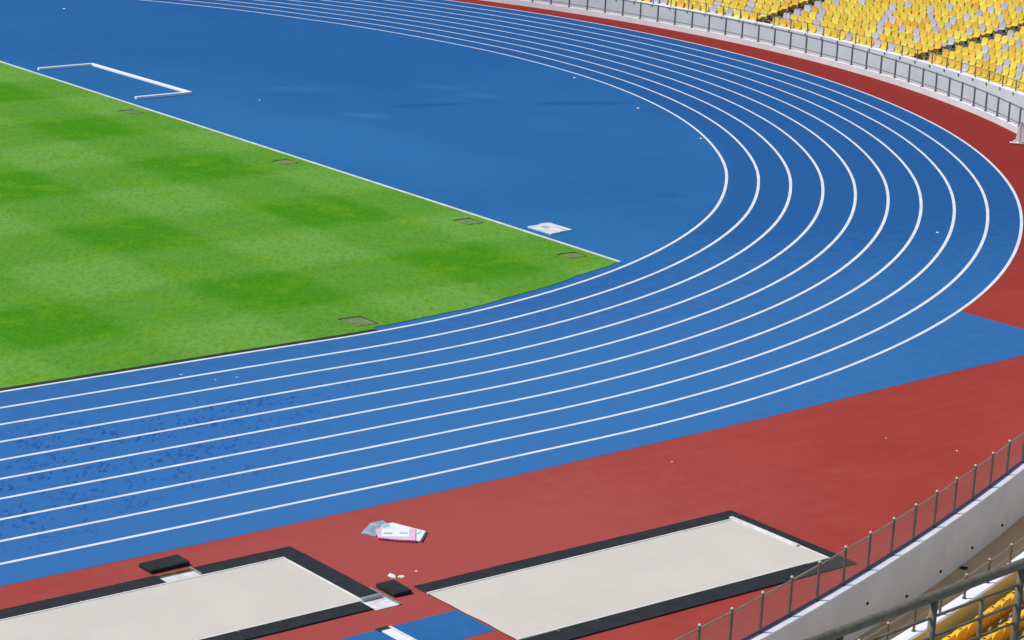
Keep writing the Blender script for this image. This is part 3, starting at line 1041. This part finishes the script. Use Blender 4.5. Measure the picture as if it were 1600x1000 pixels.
slab('plastic_sheet', [(-8.23, -50.05, .01), (-8.05, -50.38, .0), (-7.75, -50.12, .03), (-7.35, -49.98, .0), (-7.33, -49.64, .02), (-7.73, -49.73, .06)][::1], .001, .012, M['bluefilm'],
     'crumpled blue-grey plastic sheet under the pink and white cards on red surface', 'plastic sheet')
slab('white_card', [(-7.78, -50.34), (-7.68, -50.84), (-7.42, -51.19), (-6.93, -50.74), (-7.24, -49.89), (-7.57, -49.88)], .016, .022, M['palewhite'],
     'white card with teal corners under the pink card on the red surface', 'card',
     [('print', [(-7.62, -50.05), (-7.44, -50.08), (-7.34, -49.91), (-7.57, -49.92)], .022, .003, M['teal']),
      ('print', [(-7.23, -50.80), (-7.20, -50.84), (-7.02, -50.73), (-7.05, -50.68)], .022, .003, M['teal']),
      ('dark_edge', [(-7.40, -51.205), (-7.385, -51.225), (-6.895, -50.755), (-6.925, -50.735)], .0, .018, M['navy'])])
slab('pink_card', [(-8.13, -50.58), (-7.94, -50.79), (-7.77, -50.97), (-7.52, -51.15), (-7.06, -50.54), (-7.70, -50.06), (-7.90, -50.16)], .042, .020, M['pink'],
     'pink bordered white card lying on top of the other sheets', 'card',
     [('white_panel', [(-8.02, -50.56), (-7.52, -50.90), (-7.17, -50.46), (-7.72, -50.15)], .020, .003, M['palewhite']),
      ('print', [(-7.90, -50.46), (-7.74, -50.57), (-7.68, -50.49), (-7.84, -50.39)], .024, .002, M['greyprint']),
      ('print', [(-7.58, -50.63), (-7.43, -50.73), (-7.38, -50.67), (-7.54, -50.57)], .024, .002, M['greyprint']),
      ('magenta_edge', [(-8.13, -50.60), (-7.53, -51.19), (-7.50, -51.16), (-8.10, -50.57)], -.03, .045, M['magenta'])])

def crumple(name, loc, size, label, cat, group=None, mat='litter', seed=0):
    bm = bmesh.new()
    bmesh.ops.create_icosphere(bm, subdivisions=2, radius=1)
    for v in bm.verts:
        k = 1 + .45 * noise.noise(v.co * 1.7 + Vector((seed * 3.1, seed, 2)))
        v.co = Vector((v.co.x * size[0] * k, v.co.y * size[1] * k, max(-.2, v.co.z) * size[2] * k + size[2] * .2))
    me = bpy.data.meshes.new(name); bm.to_mesh(me); bm.free()
    me.materials.append(M[mat])
    o = link(bpy.data.objects.new(name, me)); o.location = loc; o.rotation_euler = (0, 0, seed * 1.3)
    return tag(o, label, cat, group)
crumple('crumpled_paper', (-9.20, -52.57, .0), (.13, .075, .045), 'larger white crumpled paper lying near the small black tile', 'litter', None, 'litter', 1)
crumple('crumpled_paper', (-9.05, -52.72, .0), (.085, .05, .04), 'smaller white crumpled paper beside the larger one near the black tile', 'litter', None, 'litter', 2)
crumple('paper_scrap', (-8.57, -52.61, .0), (.05, .03, .02), 'tiny pinkish scrap on the red surface right of the crumpled papers', 'litter', None, 'pink', 3)
for i, (x_, y_, r_, lab) in enumerate([
    (32.92, -12.76, .13, 'tiny white scrap on the blue D, just inside the innermost lane line'),
    (30.79, -19.06, .10, 'white scrap touching the innermost lane line at its rightmost bend'),
    (35.29, -5.67, .12, 'white scrap by the innermost lane line, below the far mesh railing'),
    (18.96, -4.37, .09, 'lone white speck on the blue surface right of the goal frame'),
    (23.8, 21.15, .12, 'lone white speck on the blue surface at the upper left corner'),
    (-5.17, -37.39, .06, 'white fleck in the innermost lane below the grass, leftmost of three'),
    (-4.01, -38.34, .05, 'white fleck in the second lane below the grass, right of its neighbour'),
    (-4.62, -38.26, .05, 'white fleck in the second lane below the grass, left of its neighbour'),
    (8.38, -53.0, .06, 'pale pebble on the red strip beside the near mesh railing'),
    (7.56, -51.29, .035, 'tiny pale dot on red strip, farther from the near railing'),
    (1.38, -49.86, .045, 'tiny pale dot on the red strip beside the blue edge'),
    (26.83, -35.59, .10, 'white fleck in the outer lanes near the rightmost bend')]):
    crumple('paper_scrap', (x_, y_, .008), (r_ * .62, r_ * .45, r_ * .22), lab, 'litter', None, 'litter', i + 5)

# white folding stand at the right edge, on the far red strip
wp = Vector((42.52, -25.76, 0))
ws = thing('barrier_stand', 'white folding stand on the far red strip, cut off by the right edge', 'stand', wp)
ex = Vector((.62, -.785, 0)); ey = Vector((.785, .62, 0))
def wl(a_, b_, z_): return ex * a_ + ey * b_ + Vector((0, 0, z_))
for s_ in (-1, 1):
    mb = MB(); mb.tube([wl(-.28 if s_ < 0 else -.15, .20 * s_, .06), wl(.5, .20 * s_, .06)], .04, 8)
    mb.build('foot', M['white'], ws)
mb = MB(); mb.tube([wl(.05, -.20, .06), wl(.05, .20, .06)], .035, 8); mb.build('base_bar', M['white'], ws)
mb = MB()
mb.add([wl(-.08, .03, .09), wl(.38, .03, .09), wl(.20, .03, .95), wl(.08, .03, .95), wl(-.08, -.03, .09), wl(.38, -.03, .09), wl(.20, -.03, .95), wl(.08, -.03, .95)],
       [(0, 1, 2, 3), (7, 6, 5, 4), (4, 5, 1, 0), (5, 6, 2, 1), (6, 7, 3, 2), (7, 4, 0, 3)])
mb.build('panel', M['white'], ws)
mb = MB(); mb.tube([wl(.12, -.05, .95), wl(.14, -.32, .09)], .028, 8); mb.build('strut', M['steel'], ws)

# ------------------------------------------------------------------ light, sky, camera
SUN_EL, SUN_AZ = 51., 57.          # azimuth: degrees from +y towards -x
w = bpy.data.worlds.new('World'); scene.world = w; w.use_nodes = True
nt = w.node_tree
sky = nt.nodes.new('ShaderNodeTexSky'); sky.sky_type = 'NISHITA'; sky.sun_disc = False
sky.sun_elevation = R(SUN_EL); sky.sun_rotation = R(-SUN_AZ)
sky.air_density = 1.0; sky.dust_density = 1.5; sky.ozone_density = 1.0
bg = nt.nodes['Background']; bg.inputs[1].default_value = .13
nt.links.new(sky.outputs[0], bg.inputs[0])
ld = bpy.data.lights.new('sun', 'SUN'); ld.energy = 3.4; ld.angle = R(.5); ld.color = (1, .965, .91)
lo = link(bpy.data.objects.new('sun', ld))
to_sun = Vector((-math.sin(R(SUN_AZ)) * math.cos(R(SUN_EL)), math.cos(R(SUN_AZ)) * math.cos(R(SUN_EL)), math.sin(R(SUN_EL))))
lo.rotation_euler = to_sun.to_track_quat('Z', 'Y').to_euler()
lo.location = (0, 0, 60)

cd = bpy.data.cameras.new('camera'); cam = link(bpy.data.objects.new('camera', cd))
cd.sensor_width = 36; cd.lens = FPX / 1600 * 36; cd.clip_end = 3000; cd.clip_start = .5
B_ = -CF
cam.matrix_world = Matrix(((CR.x, CU.x, B_.x, CAM.x), (CR.y, CU.y, B_.y, CAM.y), (CR.z, CU.z, B_.z, CAM.z), (0, 0, 0, 1)))
scene.camera = cam
scene.view_settings.view_transform = 'Standard'
scene.view_settings.look = 'None'
scene.view_settings.exposure = 0.0
scene.view_settings.gamma = 1
scene.render.engine = 'CYCLES'
scene.cycles.use_denoising = True
